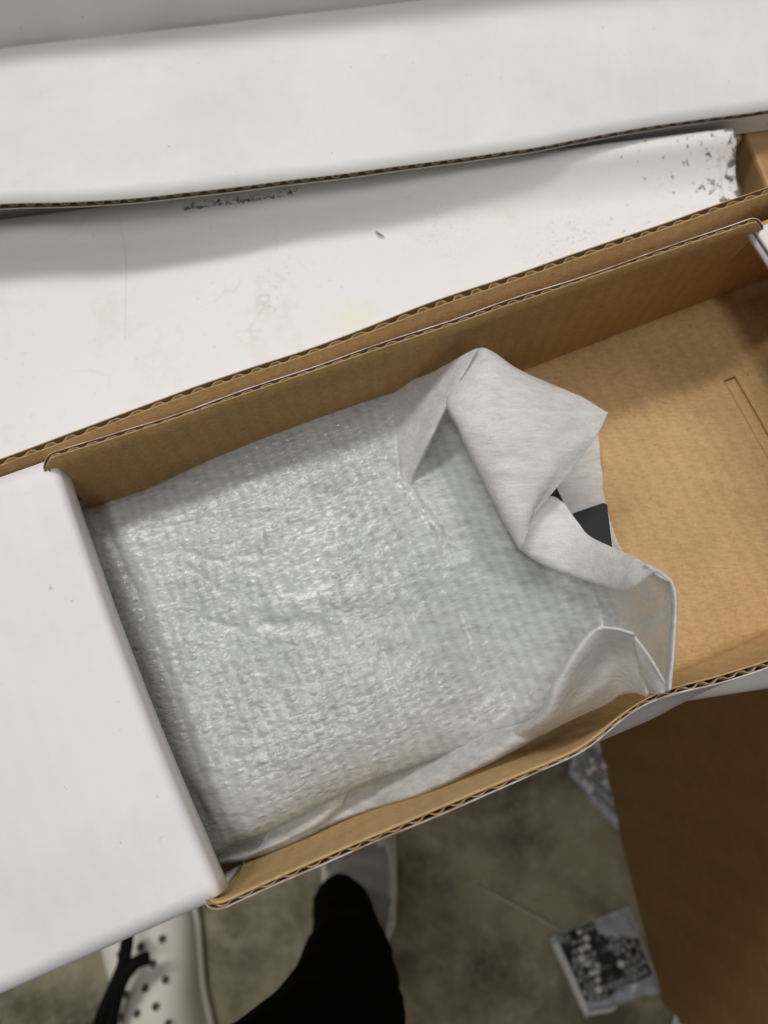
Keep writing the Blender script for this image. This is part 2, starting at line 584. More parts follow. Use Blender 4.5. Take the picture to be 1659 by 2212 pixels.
for i, x in enumerate(xs_):
    drop = (0.0030, 0.0010, 0.0002)[i] if i < 3 else 0.0
    for y, z in prof:
        V.append(T0 * np.array([1, 1, 0]) + FXE * x + RXE * y + np.array([0, 0, z - (drop if z > 0.63 else 0)]))
f = grid_faces(len(xs_), np_, close=True)
f.append(tuple(range(np_))[::-1])
f.append(tuple(range((len(xs_) - 1) * np_, len(xs_) * np_)))
o = obj("tabletop", V, f, M_table, table, smooth=True)
o.data.transform(__import__('mathutils').Matrix.Translation(Vector(WORLD[table] - T0)))
o.location = T0 - WORLD[table]
for x, y in ((-0.40, TYN + 0.10), (-0.40, -0.06), (-0.05, TYN + 0.06), (-0.05, -0.06)):
    bevel(obj("leg", *box_verts(x - 0.02, x + 0.02, y - 0.02, y + 0.02, 0.0, TZ - 0.03, tb), M_leg, table, smooth=False), 0.003)

# ------------------------------------------------------------------ corrugated panels
def corrugated(name, G, out_dir, T, mi, mo, mf, parent, pitch=0.0076, depth=0.02, seed=0, vary=0.0, mr=None):
    """G: rows x cols x 3 from the fold to the cut edge; part = inner liner, sub-parts outer liner and fluting"""
    G = np.asarray(G, float)
    nr, nc, _ = G.shape
    du = np.gradient(G, axis=1)
    dv = np.gradient(G, axis=0)
    nrm = np.cross(du, dv)
    nrm /= np.linalg.norm(nrm, axis=2, keepdims=True) + 1e-12
    if (nrm.reshape(-1, 3) @ np.asarray(out_dir, float)).mean() < 0:
        nrm = -nrm
    lt = 0.00045

    def slab(o0, o1):
        A = (G + nrm * o0).reshape(-1, 3)
        B = (G + nrm * o1).reshape(-1, 3)
        k0 = nr * nc
        fs = grid_faces(nr, nc) + grid_faces(nr, nc, k0, True)
        top = (nr - 1) * nc
        for c in range(nc - 1):
            fs.append((top + c, top + c + 1, k0 + top + c + 1, k0 + top + c))
        for r in range(nr - 1):
            fs.append((r * nc, (r + 1) * nc, k0 + (r + 1) * nc, k0 + r * nc))
            e = r * nc + nc - 1
            fs.append((e, k0 + e, k0 + e + nc, e + nc))
        return np.vstack([A, B]), fs
    Tv = T * np.ones((nr, nc, 1))
    if vary:
        s = np.array([1 + vary * nz(c * 0.06, seed * 3.1) * 2 for c in range(nc)])
        Tv = Tv * s[None, :, None]
    pi = obj(name, *slab(0, lt), mi, parent)
    po = obj("outer_liner", *slab(Tv - lt, Tv), mo, pi)
    nface = 2 * (nr - 1) * (nc - 1)
    for oo in (pi, po):
        oo.data.materials.append((mr or mi) if oo is po else mi)
        oo.data.materials.append(M_inside_shade)
        for pl in oo.data.polygons:
            if pl.index >= nface:
                pl.material_index = 1
            elif (pl.index < nface // 2) == (oo is po):
                pl.material_index = 2
    # fluting along the cut edge
    top = G[-1]
    seglen = np.r_[0, np.cumsum(np.linalg.norm(np.diff(top, axis=0), axis=1))]
    L = seglen[-1]
    m = int(L / pitch * 12)
    V = []
    s = np.linspace(0, L, m)
    hrow = []
    cum = np.r_[0, np.cumsum(np.linalg.norm(np.diff(G[:, nc // 2], axis=0), axis=1))]
    for back in (0.0006, depth * 0.4, depth):
        q = cum[-1] - back
        r = np.interp(q, cum, np.arange(nr))
        i = min(int(r), nr - 2); fr = r - i
        P = G[i] * (1 - fr) + G[i + 1] * fr
        Nn = nrm[i] * (1 - fr) + nrm[i + 1] * fr
        Tr = Tv[i] * (1 - fr) + Tv[i + 1] * fr
        Ps = np.stack([np.interp(s, seglen, P[:, a]) for a in range(3)], 1)
        Ns = np.stack([np.interp(s, seglen, Nn[:, a]) for a in range(3)], 1)
        Ts = np.interp(s, seglen, Tr[:, 0])
        ph = np.array([2 * math.pi * (x / pitch) + 3.2 * nz(x * 22, seed * 7.3) for x in s])
        wv = np.tanh(1.6 * np.sin(ph)) / math.tanh(1.6)
        off = Ts / 2 + (Ts / 2 - lt - 0.0001) * wv * np.array([0.80 + 0.35 * nz(x * 55, seed * 2.7) for x in s]).clip(0.3, 0.98)
        V.append(Ps + Ns * off[:, None])
    V = np.vstack(V)
    fo = obj("fluting", V, grid_faces(3, m), mf, pi)
    modifier_solid(fo, 0.00035)
    return pi


# ------------------------------------------------------------------ the open shipping box
box = thing("shipping_box", "open shipping box with white outside and bare kraft inside holding the foam wrapped item", "box", tuple(bx(0.0, 0.05, TZ + 0.001)))
WORLD[box] = bx(0.0, 0.05, TZ + 0.001)
ZF = 0.660
XL, XR = -0.20, 0.272

# floor panel with the cut tongue: the slit is left open in the sheet
def floor_panel():
    gx = list(np.linspace(XL, 0.2090, 90)) + [0.2100, 0.2107, 0.2120, 0.2145, 0.2158, 0.2165] + list(np.linspace(0.2185, XR, 12))
    gy = list(np.linspace(-0.031, 0.0815, 26)) + [0.0823, 0.0830] + list(np.linspace(0.0845, 0.1262, 12))
    nx, ny = len(gx), len(gy)
    V, f = [], []
    for y in gy:
        for x in gx:
            tongue = 0.0105 * 0 - (0.0005 if 0.2103 < x < 0.2162 and y < 0.0826 else 0.0)
            crease = -0.0007 * math.exp(-((x - 0.1665 - 0.04 * (y - 0.05)) / 0.0025) ** 2)
            V.append(bx(x, y, ZF + 0.0006 * nz(x * 22, y * 14, 1.7) + 0.0008 * nz(x * 60, y * 6, 4) + tongue + crease))
    for j in range(ny - 1):
        for i in range(nx - 1):
            cx_, cy_ = (gx[i] + gx[i + 1]) / 2, (gy[j] + gy[j + 1]) / 2
            slit = (cy_ < 0.083 and (0.2100 < cx_ < 0.2107 or 0.2158 < cx_ < 0.2165)) or (0.0823 < cy_ < 0.0830 and 0.2100 < cx_ < 0.2165)
            if not slit:
                f.append((j * nx + i, j * nx + i + 1, (j + 1) * nx + i + 1, (j + 1) * nx + i))
    o = obj("floor_panel", V, f, M_kraft, box)
    modifier_solid(o, 0.0022, -1)


floor_panel()


def xsamples(x0, x1, n, r=0.006):
    xs = list(np.linspace(x0 + r, x1 - r, n))
    a = [x0 + r * (1 - math.cos(t)) for t in np.linspace(0, math.pi / 2, 8)][:-1]
    b = [x1 - r * (1 - math.cos(t)) for t in np.linspace(math.pi / 2, 0, 8)][1:]
    return np.array(a + xs + b)


def round_drop(x, x0, x1, r):
    d = min(x - x0, x1 - x)
    return 0.0 if d >= r else r - math.sqrt(max(0.0, r * r - (r - d) ** 2))


def wall_grid(xs, rows, x0, x1, r, wob=0.0, seed=0.0, hook=0.0):
    """rows: functions x -> (y, z), from fold to rim"""
    G = np.zeros((len(rows), len(xs), 3))
    for j, fn in enumerate(rows):
        for i, x in enumerate(xs):
            y, z = fn(x)
            kk = j / (len(rows) - 1)
            dr = round_drop(x, x0, x1, r) * max(0.0, (kk - 0.55) / 0.45)
            G[j, i] = bx(x, y + hook * dr + wob * kk * nz(x * 16, seed, kk), z - dr + (wob * 0.25 * nz(x * 45, seed + 5) if j == len(rows) - 1 else 0))
    return G


def lerp(a, b, t):
    return a + (b - a) * t


# far inner wall
fx0, fx1 = -0.0825, 0.2155


def fiw(kz):
    def fn(x):
        t = (x + 0.0776) / 0.2936
        yr = 0.1321 - 0.0098 * t - 0.0003 * math.sin(math.pi * min(1, max(0, t)))
        return lerp(0.1243, yr, kz ** 1.2), lerp(ZF - 0.001, 0.7305, kz)
    return fn


xs = xsamples(fx0, fx1, 110)
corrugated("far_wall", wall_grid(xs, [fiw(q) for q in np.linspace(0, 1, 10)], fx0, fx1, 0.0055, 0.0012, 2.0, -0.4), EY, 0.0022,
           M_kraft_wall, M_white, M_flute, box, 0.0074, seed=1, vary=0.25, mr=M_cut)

# far outer wall, standing a little behind it
ox0, ox1 = -0.20, 0.30
o1 = tobox(at(0, 995, 0.7285)); o2 = tobox(at(1659, 410, 0.7285))
om = tobox(at(830, 668, 0.7285))


def fow(kz):
    def fn(x):
        t = (x - o1[0]) / (o2[0] - o1[0])
        yr = lerp(o1[1], o2[1], t) - 0.0018 + 0.0012 * math.sin(math.pi * min(1, max(0, t)))
        return lerp(0.1285, yr, kz), lerp(ZF - 0.002, 0.7285, kz)
    return fn


xs = xsamples(ox0, ox1, 150)
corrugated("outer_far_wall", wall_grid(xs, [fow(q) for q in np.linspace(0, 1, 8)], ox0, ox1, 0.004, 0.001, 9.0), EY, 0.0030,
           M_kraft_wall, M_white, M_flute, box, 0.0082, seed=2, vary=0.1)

# near wall with its buckled rim
rim_px = [(475, 1950), (600, 1895), (800, 1808), (1000, 1722), (1150, 1660), (1250, 1618), (1300, 1580), (1334, 1549), (1385, 1514),
          (1429, 1494), (1486, 1477), (1537, 1465), (1587, 1449), (1658, 1426)]
rim_b = [tobox(at(u, vv_, 0.7315)) for u, vv_ in rim_px]
rim_b = [(-0.33, rim_b[0][1] + 0.001)] + rim_b + [(0.20, rim_b[-1][1]), (0.272, -0.034)]
bel_px = [(1250, 1626), (1300, 1606), (1334, 1591), (1402, 1560), (1503, 1499), (1587, 1466), (1658, 1442)]
bel_b = [tobox(at(u, vv_, 0.700)) for u, vv_ in bel_px]
bel_b = [(-0.33, -0.0335), (0.03, -0.0335)] + [(a, b + 0.0030) for a, b in bel_b] + [(0.272, -0.034)]
nx0, nx1 = -0.0738, 0.2155


def interp(tbl, x):
    return float(np.interp(x, [a for a, _ in tbl], [b for _, b in tbl]))


def sm(tbl, x):
    return sum(interp(tbl, x + d) * wt for d, wt in ((-0.006, 1), (-0.003, 2), (0, 3), (0.003, 2), (0.006, 1))) / 9


def nwall(kz):
    def fn(x):
        yr, yb = sm(rim_b, x), sm(bel_b, x)
        y0 = -0.0305
        if kz < 0.6:
            t = kz / 0.6
            y = lerp(y0, yb, math.sin(t * math.pi / 2))
        else:
            t = (kz - 0.6) / 0.4
            y = lerp(yb, yr, t * t * (3 - 2 * t))
        return y, lerp(ZF - 0.001, 0.7315, kz)
    return fn


xs = xsamples(nx0, nx1, 130)
corrugated("near_wall", wall_grid(xs, [nwall(q) for q in np.linspace(0, 1, 14)], nx0, nx1, 0.0065, 0.0006, 5.0, 0.35), -EY, 0.0022,
           M_kraft, M_white, M_flute, box, 0.0074, seed=3, vary=0.22, mr=M_cut)

# left cover: white top panel whose edge is folded down into the box
def cover(name, xe_far, xe_near, xo, y_far, y_near, sgn, parent, fold):
    rows = []
    ny = 40
    prof = [(0.0003, -fold), (0.0004, -fold * .6), (0.0003, -fold * .25), (0.0002, -0.0011), (0.0000, -0.0005), (-0.0004, -0.0001), (-0.0010, 0.0), (-0.0014, 0.0)]
    for j in range(ny):
        t = j / (ny - 1)
        y = lerp(y_near, y_far, t)
        xe = lerp(xe_near, xe_far, t) + sgn * 0.0022 * math.sin(math.pi * t) * -1
        row = [bx(xe + sgn * a, y, 0.7225 + b + 0.0005 * nz(y * 30, 3)) for a, b in prof]
        for q in np.linspace(0.03, 1, 14):
            x = lerp(xe - sgn * 0.0016, xo, q)
            row.append(bx(x, y, 0.7225 + 0.0012 * math.sin(math.pi * q) + 0.0006 * nz(x * 18, y * 18, 2)))
        rows.append(row)
    G = np.array(rows)
    o = obj(name, G.reshape(-1, 3), grid_faces(G.shape[0], G.shape[1]), M_white, parent)
    modifier_solid(o, 0.0020, 1 if sgn < 0 else -1)
    return o


cover("cover_panel", -0.0818, -0.0727, XL, 0.1350, -0.0316, 1, box, 0.0110)
cover("cover_panel", 0.2160, 0.2150, XR, 0.1225, -0.0300, -1, box, 0.003)


def front(name, x0, x1):
    prof = [(-0.0316, 0.7225), (-0.0322, 0.7224), (-0.0326, 0.7220), (-0.0328, 0.7212), (-0.0329, 0.716), (-0.0330, 0.69), (-0.0330, 0.658)]
    G = np.array([[bx(x, y, z + (0.0005 * nz(-0.03 * 30, 3) if z > 0.71 else 0)) for x in np.linspace(x0, x1, 30)] for y, z in prof])
    o = obj(name, G.reshape(-1, 3), grid_faces(*G.shape[:2]), M_white, box)
    modifier_solid(o, 0.002, 1)


front("front_panel", XL, -0.0752)
front("front_panel", 0.2165, XR)
for x0_, x1_ in ((fx1 + 0.0005, XR - 0.004),):
    obj("far_wall_end", *box_verts(x0_, x1_, 0.1245, 0.1265, 0.659, 0.7195, bx), M_kraft_wall, box, smooth=False)
for x in (XL, XR - 0.003):
    v, f = box_verts(x, x + 0.003, -0.030, 0.134, 0.657, 0.7205, bx)
    obj("end_wall", v, f, M_kraft_wall, box, smooth=False)

# ------------------------------------------------------------------ white carton behind
CA = R(8.1)
lid = thing("white_carton", "white carton behind the table with its long flap folded towards the open box", "carton", tuple(at(800, 250, TZ + 0.0005)))
WORLD[lid] = at(800, 250, TZ + 0.0005)
edge_px = [(-420, 478), (-200, 456), (0, 440), (150, 436), (300, 426), (450, 410), (600, 392), (800, 367), (1000, 339), (1150, 319), (1250, 300), (1400, 273),
           (1530, 255), (1659, 238), (1850, 206), (2050, 170)]
ez = [0.693, 0.693, 0.692, 0.692, 0.690, 0.688, 0.685, 0.684, 0.682, 0.680, 0.678, 0.676, 0.675, 0.675, 0.676, 0.676]
E_ = np.array([at(u, vv_, z) for (u, vv_), z in zip(edge_px, ez)])
E_ = spline(E_, 160)
# crease line behind it
c0, c1 = at(0, 107, 0.688), at(930, 0, 0.688)
cd = (c1 - c0) / np.linalg.norm(c1 - c0)
cn = np.array([-cd[1], cd[0], 0])
rows = []
for q in np.linspace(0, 1, 12):
    row = []
    for p in E_:
        s = (p - c0) @ cd
        c = c0 + cd * s
        pt = p * q + c * (1 - q)
        pt = pt + np.array([0, 0, 0.0012 * math.sin(math.pi * q) * nz(s * 7, 1.3) * 2 + 0.0006 * nz(s * 25, q * 3)])
        row.append(pt)
    rows.append(row)
corrugated("front_flap", rows, (0, 0, -1), 0.0042, M_white2, M_grey_liner, M_flute, lid, 0.0077, seed=5)
# upright panel behind the crease, leaning back
rows = []
for hgt, bk, in ((-0.0006, -0.0002), (-0.0014, 0.0008), (-0.0006, 0.0016), (0.001, 0.0022), (0.004, 0.0026), (0.02, 0.0060), (0.035, 0.009), (0.055, 0.013)):
    rows.append([c0 + cd * s + cn * bk + np.array([0, 0, hgt + 0.0006 * nz(s * 15, hgt * 40)]) for s in np.linspace(-0.16, 0.62, 60)])
G = np.array(rows)
o = obj("back_panel", G.reshape(-1, 3), grid_faces(*G.shape[:2]), M_white2, lid)
modifier_solid(o, 0.003, -1)
# tray under the flap: front, end and back walls
b0, b1 = T0 - FXE * 0.42, T0 + FXE * 0.05
BZ = 0.654
b0 = np.array([b0[0], b0[1], BZ]) + RXE * 0.0075; b1 = np.array([b1[0], b1[1], BZ]) + RXE * 0.0075
bd = (b1 - b0) / np.linalg.norm(b1 - b0)
bn = np.array([-bd[1], bd[0], 0])


def tray(x, y, z):
    return b0 + bd * x + bn * y + np.array([0, 0, z])


WH = 0.669 - BZ
for nm, a in (("front_wall", (-0.20, 0.75, 0.002, 0.005, 0.0005, WH)), ("back_wall", (-0.20, 0.75, 0.065, 0.068, 0.0005, WH)),
              ("end_wall", (-0.20, -0.197, 0.0055, 0.0645, 0.0005, WH)), ("end_wall", (0.747, 0.75, 0.0055, 0.0645, 0.0005, WH))):
    obj(nm, *box_verts(*a, fr=tray), M_white2, lid, smooth=False)

# ------------------------------------------------------------------ device inside the foam
dev = thing("black_device", "flat black device wrapped in the white foam with one bare black corner showing", "device", tuple(bx(0.02, 0.045, ZF + 0.004)))
WORLD[dev] = bx(0.02, 0.045, ZF + 0.004)
dz0, dz1 = ZF + 0.006, 0.6875


def rounded_slab(x0, x1, y0, y1, z0, z1, r):
    pts = []
    for cx, cy, a0 in ((x1 - r, y1 - r, 0), (x0 + r, y1 - r, 90), (x0 + r, y0 + r, 180), (x1 - r, y0 + r, 270)):
        for q in range(7):
            a = R(a0 + 15 * q)
            pts.append((cx + r * math.cos(a), cy + r * math.sin(a)))
    n = len(pts)
    cx, cy = (x0 + x1) / 2, (y0 + y1) / 2
    lev = [(z0, 0), (z1 - 0.002, 0), (z1 - 0.0006, 0.0006), (z1, 0.002)]
    V = []
    for z, ins in lev:
        for x, y in pts:
            V.append(bx(x + (-ins if x > cx else ins), y + (-ins if y > cy else ins), z))
    f = grid_faces(len(lev), n, close=True)
    f.append(tuple(range(n))[::-1])
    f.append(tuple(range(n * 3, n * 4)))
    return V, f


bp = tobox(at(1205, 1075, dz1))
tp = tobox(at(1311, 1086, 0.6875))
tb_ = tobox(at(1326, 1190, 0.6875))
obj("body", *rounded_slab(-0.064, 0.1042, -0.004, 0.112, dz0, dz1, 0.006), M_black, dev, smooth=False)
tabp = [(0.1046, 0.0472), (0.1190, 0.0465), (0.1200, 0.0461), (0.1205, 0.0450), (0.1140, 0.0270), (0.1095, 0.0140), (0.1046, 0.0120)]
V = [bx(x, y, z) for z in (dz0 + 0.004, 0.6868) for x, y in tabp]
nt = len(tabp)
bevel(obj("end_tab", V, grid_faces(2, nt, close=True) + [tuple(range(nt))[::-1], tuple(range(nt, 2 * nt))], M_black, dev, smooth=False), 0.0006)

# ------------------------------------------------------------------ foam pouch
pouch = thing("foam_pouch", "crinkled translucent white foam pouch with its open end folded back, lying in the kraft box", "packaging", tuple(bx(0.02, 0.045, ZF + 0.001)))
WORLD[pouch] = bx(0.02, 0.045, ZF + 0.001)


def G_px(rows):
    return [[at(*p) for p in r] for r in rows]


# main upper sheet; columns run from under the cover to the raised open end, rows from the far wall to the near wall
cols = []


def column(pts):
    cols.append(pts)


column([(60, 1150, .664), (75, 1170, .672), (150, 1330, .672), (220, 1480, .672), (300, 1650, .672), (360, 1790, .672), (395, 1850, .670), (400, 1865, .664), (410, 1880, .662)])
column([(150, 1098, .664), (158, 1112, .685), (240, 1290, .687), (310, 1450, .687), (380, 1640, .686), (430, 1740, .682), (462, 1830, .676), (466, 1845, .666), (475, 1862, .662)])
column([(205, 1080, .664), (217, 1103, .687), (300, 1280, .6895), (380, 1470, .6895), (430, 1640, .689), (462, 1740, .686), (506, 1806, .680), (509, 1818, .668), (520, 1850, .662)])
column([(332, 1050, .666), (338, 1066, .688), (400, 1230, .690), (470, 1420, .690), (520, 1590, .690), (560, 1715, .688), (586, 1780, .681), (590, 1791, .668), (605, 1825, .662)])
column([(535, 930, .668), (545, 950, .689), (600, 1130, .691), (655, 1320, .6915), (705, 1500, .691), (748, 1628, .689), (768, 1692, .682), (771, 1703, .669), (785, 1745, .662)])
column([(735, 848, .670), (745, 868, .689), (790, 1050, .6915), (840, 1240, .692), (890, 1420, .692), (928, 1552, .690), (950, 1622, .684), (953, 1635, .672), (962, 1688, .664)])
column([(905, 820, .674), (915, 850, .688), (950, 1010, .691), (1000, 1190, .692), (1050, 1370, .692), (1085, 1490, .691), (1110, 1555, .690), (1110, 1600, .684), (1110, 1618, .676)])
column([(1020, 800, .676), (1040, 850, .686), (1090, 1000, .688), (1130, 1150, .691), (1180, 1310, .692), (1215, 1420, .692), (1230, 1480, .692), (1225, 1530, .690), (1220, 1550, .686)])
column([(1130, 850, .674), (1150, 900, .682), (1190, 1020, .686), (1230, 1140, .691), (1292, 1290, .692), (1310, 1380, .694), (1310, 1440, .696), (1300, 1480, .696), (1300, 1510, .694)])
column([(1210, 900, .672), (1220, 960, .680), (1235, 1060, .688), (1290, 1170, .700), (1365, 1280, .706), (1385, 1370, .706), (1390, 1430, .706), (1385, 1470, .706), (1380, 1495, .704)])
column([(1250, 950, .672), (1255, 1010, .682), (1270, 1090, .694), (1400, 1222, .742), (1456, 1262, .744), (1461, 1305, .744), (1458, 1380, .742), (1452, 1440, .738), (1447, 1488, .734)])
ctrl = np.array([[at(*p) for p in c] for c in cols]).transpose(1, 0, 2)
# keep only the part right of the flap line that belongs to the tongue: fade the hidden top rows under the flaps
NR, NC = 270, 380
CREASES = [(tobox(at(u0, v0, .69)), tobox(at(u1, v1, .69)), cw, ch) for u0, v0, u1, v1, cw, ch in (
    (222, 1112, 292, 1275, 0.0022, -0.0012), (292, 1275, 372, 1490, 0.0020, -0.0009), (372, 1490, 430, 1670, 0.0018, -0.0008))]
CREASES += [(tobox(at(u0, v0, .69)), tobox(at(u1, v1, .69)), cw, ch) for u0, v0, u1, v1, cw, ch in (
    (568, 1154, 851, 1049, 0.0008, -0.0006), (580, 1160, 700, 1120, 0.0012, 0.0005), (875, 1049, 948, 1154, 0.0016, 0.0010), (948, 1154, 975, 1225, 0.0014, 0.0008),
    (576, 1344, 689, 1350, 0.0030, -0.0013), (600, 1318, 900, 1264, 0.0040, 0.0011), (399, 1195, 480, 1216, 0.0009, -0.0008),
    (415, 1231, 475, 1275, 0.0009, -0.0008), (480, 1216, 560, 1195, 0.0010, -0.0005), (430, 1330, 520, 1360, 0.0010, -0.0006),
    (860, 1250, 1010, 1222, 0.0010, 0.0005), (1292, 1292, 1330, 1352, 0.0007, 0.0006), (700, 1480, 712, 1560, 0.0012, 0.0004),
    (820, 1380, 860, 1500, 0.0010, 0.0004), (1000, 1330, 1040, 1440, 0.0012, 0.0005))]
S = spline_grid(ctrl, NR, NC)
for j in range(NR):
    for i in range(NC):
        x, y, z = S[j, i]
        a, b = x * EX[0] + y * EX[1], x * EY[0] + y * EY[1]
        ca, sa = math.cos(0.25), math.sin(0.25)
        p, q = a * ca + b * sa, -a * sa + b * ca
        ru = i / NC
        crump = 1.0 if ru < 0.68 else max(0.22, 1 - (ru - 0.68) * 5)
        if ru < 0.2:
            crump = 0.25 + 0.75 * max(0.0, (ru - 0.12) / 0.08)
        d = 0.00022 * nz(p * 170, q * 420, 0.3)
        d += 0.0009 * nz(a * 16, b * 22, 3.7) + 0.0003 * nz(a * 60, b * 60, 9)
        for (ca0, ca1, cw, ch) in CREASES:
            vx, vy = ca1[0] - ca0[0], ca1[1] - ca0[1]
            t = max(0.0, min(1.0, ((a - ca0[0]) * vx + (b - ca0[1]) * vy) / (vx * vx + vy * vy)))
            dd = math.hypot(a - ca0[0] - t * vx + 0.0006 * nz(a * 180, b * 180), b - ca0[1] - t * vy + 0.0012 * nz(a * 90, b * 90, 4))
            if dd < 4 * cw:
                d += ch * math.exp(-(dd / cw) ** 2) * (0.6 + 0.8 * abs(nz(a * 120, b * 120, 8)))
        d += 0.0028 * math.exp(-((a - 0.015) / 0.05) ** 2 - ((b - 0.05) / 0.045) ** 2)
        fall = min(1.0, 0.35 + min(j / NR, 1) * 6)
        S[j, i, 2] += d * crump * fall
# a pressed line across the sheet above the device edge
faces = []
for j in range(NR - 1):
    for i in range(NC - 1):
        ru, rv = i / (NC - 1), j / (NR - 1)
        if ru > 0.72 and rv < 0.372 - 0.10 * max(0.0, (0.80 - ru) / 0.08):
            continue
        k0 = j * NC + i
        faces.append((k0, k0 + 1, k0 + NC + 1, k0 + NC))
o = obj("upper_sheet", S.reshape(-1, 3), faces, M_foam, pouch)
modifier_solid(o, 0.0007, -1)


def patch(name, rows, nr, nc, mat=None, amp=0.0004, th=0.0008, squash=None):
    if squash:
        rows = [[(u, v_, 0.692 + (z - 0.692) * squash(u) if z > 0.692 else z) for u, v_, z in r] for r in rows]
    S = spline_grid(G_px(rows), nr, nc)
    for j in range(nr):
        for i in range(nc):
            x, y, z = S[j, i]
            S[j, i, 2] += amp * (nz(x * 120, y * 160, 1) + 1.4 * nz(x * 45, y * 60, 3))
            S[j, i, 0] += amp * 0.6 * nz(x * 130, y * 130, 6)
    o = obj(name, S.reshape(-1, 3), grid_faces(nr, nc), mat or M_foam_flap, pouch)
    modifier_solid(o, th, 0)
    return o


# lower sheet, seen past the device at the open end and along the sides
patch("lower_sheet", [
    [(1120, 900, .666), (1200, 880, .668), (1270, 890, .670), (1292, 935, .671)],
    [(1120, 1000, .665), (1200, 1000, .665), (1260, 1000, .667), (1300, 1010, .669)],
    [(1150, 1100, .664), (1220, 1090, .664), (1270, 1085, .665), (1307, 1080, .666)],
    [(1200, 1200, .664), (1260, 1190, .664), (1310, 1175, .664), (1330, 1160, .665)],
    [(1260, 1280, .664), (1320, 1260, .664), (1345, 1225, .664), (1350, 1200, .666)]], 40, 30, amp=0.0006)
patch("side_fold", [
    [(140, 1086, .676), (190, 1068, .677), (245, 1050, .678), (300, 1038, .679), (350, 1022, .682)],
    [(145, 1094, .684), (195, 1076, .685), (250, 1058, .685), (303, 1044, .685), (350, 1028, .686)],
    [(150, 1112, .678), (200, 1098, .679), (255, 1082, .680), (305, 1066, .681), (350, 1046, .684)]], 20, 50, amp=0.0005)
# loose lower margin of the pouch along the near wall
patch("side_fold", [
    [(470, 1840, .664), (520, 1795, .664), (600, 1760, .664), (690, 1720, .664), (780, 1680, .665), (900, 1640, .672), (1020, 1590, .684), (1110, 1568, .690), (1200, 1540, .690)],
    [(474, 1850, .665), (524, 1825, .666), (606, 1798, .6665), (697, 1757, .667), (785, 1715, .668), (905, 1672, .678), (1025, 1620, .690), (1112, 1588, .696), (1204, 1552, .692)],
    [(474, 1858, .668), (527, 1846, .669), (610, 1818, .669), (704, 1776, .669), (788, 1742, .670), (905, 1706, .682), (1030, 1650, .693), (1115, 1608, .696), (1208, 1562, .692)],
    [(476, 1863, .667), (528, 1855, .668), (613, 1829, .668), (706, 1784, .668), (790, 1751, .669), (906, 1716, .680), (1031, 1659, .690), (1115, 1615, .692), (1209, 1566, .690)],
    [(478, 1864, .661), (529, 1856, .661), (614, 1830, .661), (707, 1785, .661), (790, 1752, .662), (906, 1717, .670), (1032, 1660, .676), (1116, 1616, .680), (1210, 1567, .684)]],
    50, 170, mat=M_foam_thin, amp=0.0005)
patch("side_fold", [
    [(762, 1694, .676), (700, 1722, .672), (640, 1752, .670), (585, 1785, .668)],
    [(745, 1722, .674), (694, 1752, .6735), (634, 1790, .672), (560, 1830, .670)],
    [(738, 1740, .672), (690, 1776, .674), (622, 1812, .673), (540, 1846, .671)],
    [(742, 1746, .666), (692, 1781, .668), (620, 1816, .667), (538, 1849, .666)]], 30, 60, mat=M_foam_thin, amp=0.0004)
# raised hood at the near right corner
patch("hood_fold", [
    [(1100, 1576, .685), (1160, 1545, .694), (1190, 1490, .697), (1228, 1425, .699), (1275, 1375, .700), (1320, 1372, .701), (1360, 1385, .702)],
    [(1102, 1584, .690), (1168, 1550, .716), (1197, 1478, .725), (1238, 1408, .730), (1282, 1361, .733), (1322, 1357, .735), (1366, 1368, .737)],
    [(1102, 1592, .691), (1180, 1556, .718), (1214, 1486, .728), (1254, 1416, .733), (1294, 1368, .736), (1328, 1364, .737), (1372, 1376, .738)],
    [(1102, 1600, .689), (1192, 1560, .712), (1240, 1500, .717), (1284, 1444, .720), (1312, 1404, .723), (1340, 1402, .726), (1378, 1405, .730)],
    [(1102, 1608, .686), (1192, 1566, .705), (1250, 1524, .710), (1302, 1482, .713), (1330, 1450, .716), (1352, 1446, .719), (1383, 1450, .724)],
    [(1102, 1616, .682), (1190, 1574, .697), (1252, 1545, .699), (1308, 1520, .702), (1338, 1500, .706), (1364, 1494, .712), (1397, 1506, .722)]],
    70, 110, amp=0.00035)
patch("hood_fold", [
    [(1366, 1368, .7375), (1392, 1402, .739), (1420, 1446, .740), (1447, 1490, .740)],
    [(1374, 1392, .736), (1398, 1424, .737), (1420, 1458, .738), (1441, 1494, .739)],
    [(1381, 1428, .732), (1398, 1450, .733), (1415, 1474, .735), (1432, 1497, .738)],
    [(1383, 1450, .726), (1394, 1466, .728), (1408, 1484, .731), (1424, 1499, .736)],
    [(1398, 1505, .724), (1404, 1496, .725), (1408, 1497, .727), (1414, 1500, .731)]], 40, 40, amp=0.0003)
# raised rim of the open end
rim = [(1395, 1219), (1418, 1230), (1440, 1245), (1454, 1262), (1461, 1300), (1459, 1350), (1456, 1395), (1452, 1440), (1447, 1490)]
patch("open_rim", [[(u - 8, v_ + 5, .742) for u, v_ in rim],
                   [(u - 1, v_ + 1, .7455) for u, v_ in rim],
                   [(u, v_, .7445) for u, v_ in rim],
                   [(u + 1, v_, .738) for u, v_ in rim]], 10, 80, amp=0.0002, th=0.0008)
